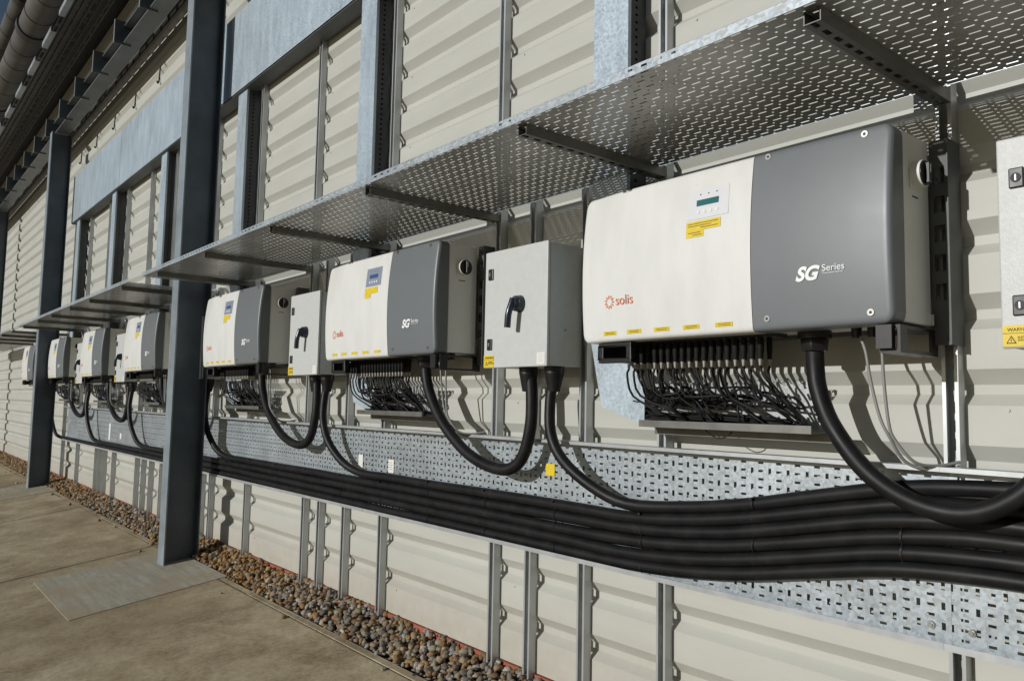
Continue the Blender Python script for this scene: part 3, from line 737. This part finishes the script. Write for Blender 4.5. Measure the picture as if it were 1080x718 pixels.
# ------------------------------------------------------------------ overhead steel, trays, pipes at upper left
beam = thing('canopy_beam', 'grey steel beam running over the column tops with hanging plates', 'beam', (-6, 1.97, 3.7))
m = MB(); m.box(-40, 3, 1.885, 2.055, 3.705, 3.716); m.box(-40, 3, 1.965, 1.975, 3.716, 3.885); m.box(-40, 3, 1.885, 2.055, 3.885, 3.895); m.build('beam_section', BEAM, beam)
for i in range(28):
    x = -2.9 - i * .98
    q = MB().box(x - .006, x + .006, 1.80, 1.963, 3.69, 3.94).build('hanging_plate', COLP, beam)
    MB().box(x - .012, x + .012, 1.793, 1.7995, 3.69, 3.94).build('plate_flange', GALV, q)
roof = MB().box(-60, 3, 1.42, 6, 5.0, 5.08).build('sky_blocking_roof', BLACKR, origin=(-6, 2, 5.0)); tag(roof, 'dark added roof blocking the sky behind the high trays and pipes', 'roof')  # added so that no sky shows through the tray holes
def otray(y0, y1, z, label, cat='cable tray'):
    t = thing('overhead_tray', label, cat, (-6, (y0 + y1) / 2, z), 'overhead perforated trays')
    MB().quad((-40, y0, z), (3, y0, z), (3, y1, z), (-40, y1, z)).build('perforated_base', OVER, t)
    MB().box(-40, 3, y1, y1 + .004, z - .008, z + .008).build('side_lip', GALV, t); MB().box(-40, 3, y0 - .004, y0, z - .008, z + .008).build('side_lip', DARKSTRUT, t)
    for j in range(40):
        x = -1 - j * .98
        MB().box(x - .02, x + .02, y0, y1, z + .006, z + .025).build('cross_rung', DARKSTRUT, t)
    return t
otray(1.465, 1.845, 4.30, 'dark overhead perforated tray between the beam and the pipes')
for j, y in enumerate((1.54, 1.60, 1.67, 1.74, 1.80)):
    z = 4.28
    tag(MB().cyl((-40, y, z), (3, y, z), .0075, n=8).build('conduit', DARKSTRUT, origin=(-6, y, z)), f'thin steel conduit under the overhead tray, {ORD[j]} from the pipe side', 'conduit', 'conduits under the overhead tray')
t = NT('slotted_screen_dark'); t.set(col=(.05, .05, .048), rough=.6); x, y, z = t.sep()
t.holes(slot(t, cell(t, x, .27), cell(t, z, .085), .10, .022))
o = MB(); o.quad((-40, 2.16, 3.80), (3, 2.16, 3.80), (3, 2.16, 4.14), (-40, 2.16, 4.14)); o = o.build('slotted_sun_screen', t.m, origin=(-6, 2.16, 3.8))  # added screen, its slots throw dashes of sun on the wall
tag(o, 'added dark slotted screen behind the overhead beam, breaking the sun into dashes', 'cable tray')
def pipe(y, z, r, label):
    t = thing('lagged_pipe', label, 'pipe', (-6, y, z), 'lagged pipes overhead')
    MB().cyl((-45, y, z), (3, y, z), r, n=32).build('lagging', PIPE, t)
    for i in range(60):
        x = -3.5 - i * .55
        MB().cyl((x - .012, y, z), (x + .012, y, z), r + .004, n=32, caps=True).build('lagging_band', PIPED if i % 4 else BLACKP, t)
    for i in range(12):
        x = -4.4 - i * 3.1
        MB().cyl((x - .07, y, z), (x + .07, y, z), r + .022, n=32).build('pipe_clamp', PIPED, t)
    return t
pipe(1.30, 4.36, .16, 'larger brown grey lagged pipe at upper left')
pipe(1.185, 4.72, .11, 'smaller lagged pipe behind the larger one at upper left')
for i in range(18):
    x = -5.3 - i * 1.02
    o = MB().extrude([(1.372, 4.062), (1.43, 4.062), (1.43, 4.07), (1.38, 4.07), (1.38, 4.12), (1.372, 4.12)], 'x', x, x + .55).build('angle_bracket', GALV, origin=(x, 1.4, 4.06))
    tag(o, f'short pale metal angle beside the larger overhead pipe, {ORD[i]} from the right', 'bracket', 'pale angles beside the overhead pipe')
# hook shadows modelled as black tubes below the beam's shadow on the wall
for i in range(8):
    x = -6.9 - i * .98
    o = MB().tube([(x, 2.285, 3.60), (x, 2.28, 3.44), (x + .02, 2.262, 3.40), (x + .05, 2.25, 3.41)], .008, 8, 4).build('hook_shadow_shape', INK, origin=(x, 2.285, 3.5))
    tag(o, f'small black hook shadow shape on the wall high above the covered tray, {ORD[i]} from the right', 'hook shadow', 'hook shadows high on the wall')

# ------------------------------------------------------------------ camera, light, sky
Rm = [(0.63965138, -0.0502052, -0.76702382), (0.76841922, 0.06700515, 0.63642927), (0.01944249, -0.99648871, 0.08143858)]
right = Vector([r[0] for r in Rm]); up = -Vector([r[1] for r in Rm]); back = -Vector([r[2] for r in Rm])
cam = bpy.data.cameras.new('camera'); co = bpy.data.objects.new('camera', cam); C.objects.link(co)
cam.sensor_width = 36; cam.lens = 36 * 825 / 1080; cam.clip_end = 600; cam.clip_start = .02
co.matrix_world = Matrix(((right.x, up.x, back.x, 0), (right.y, up.y, back.y, 0), (right.z, up.z, back.z, 0), (0, 0, 0, 1)))
bpy.context.scene.camera = co
d = Vector((.16, 1, -.275)).normalized()
sl = bpy.data.lights.new('sun', 'SUN'); sl.energy = 3.1; sl.angle = R(.5); sl.color = (1, .99, .965)
so = bpy.data.objects.new('sun', sl); C.objects.link(so); so.rotation_euler = d.to_track_quat('-Z', 'Y').to_euler()
w = bpy.data.worlds.new('World'); bpy.context.scene.world = w; w.use_nodes = True
sk = w.node_tree.nodes.new('ShaderNodeTexSky'); sk.sky_type = 'NISHITA'; sk.sun_disc = False
sk.sun_elevation = math.asin(-d.z); sk.sun_rotation = math.atan2(-d.x, -d.y)
sk.altitude = 100; sk.dust_density = .6; sk.ozone_density = 1.6
bg = w.node_tree.nodes['Background']; w.node_tree.links.new(sk.outputs[0], bg.inputs[0]); bg.inputs[1].default_value = .036
sc = bpy.context.scene; sc.view_settings.view_transform = 'Standard'; sc.view_settings.look = 'None'; sc.view_settings.exposure = 0

for o in list(C.objects):
    if '_o' in o: del o['_o']
    if o.parent is None: o.location.z += LIFT
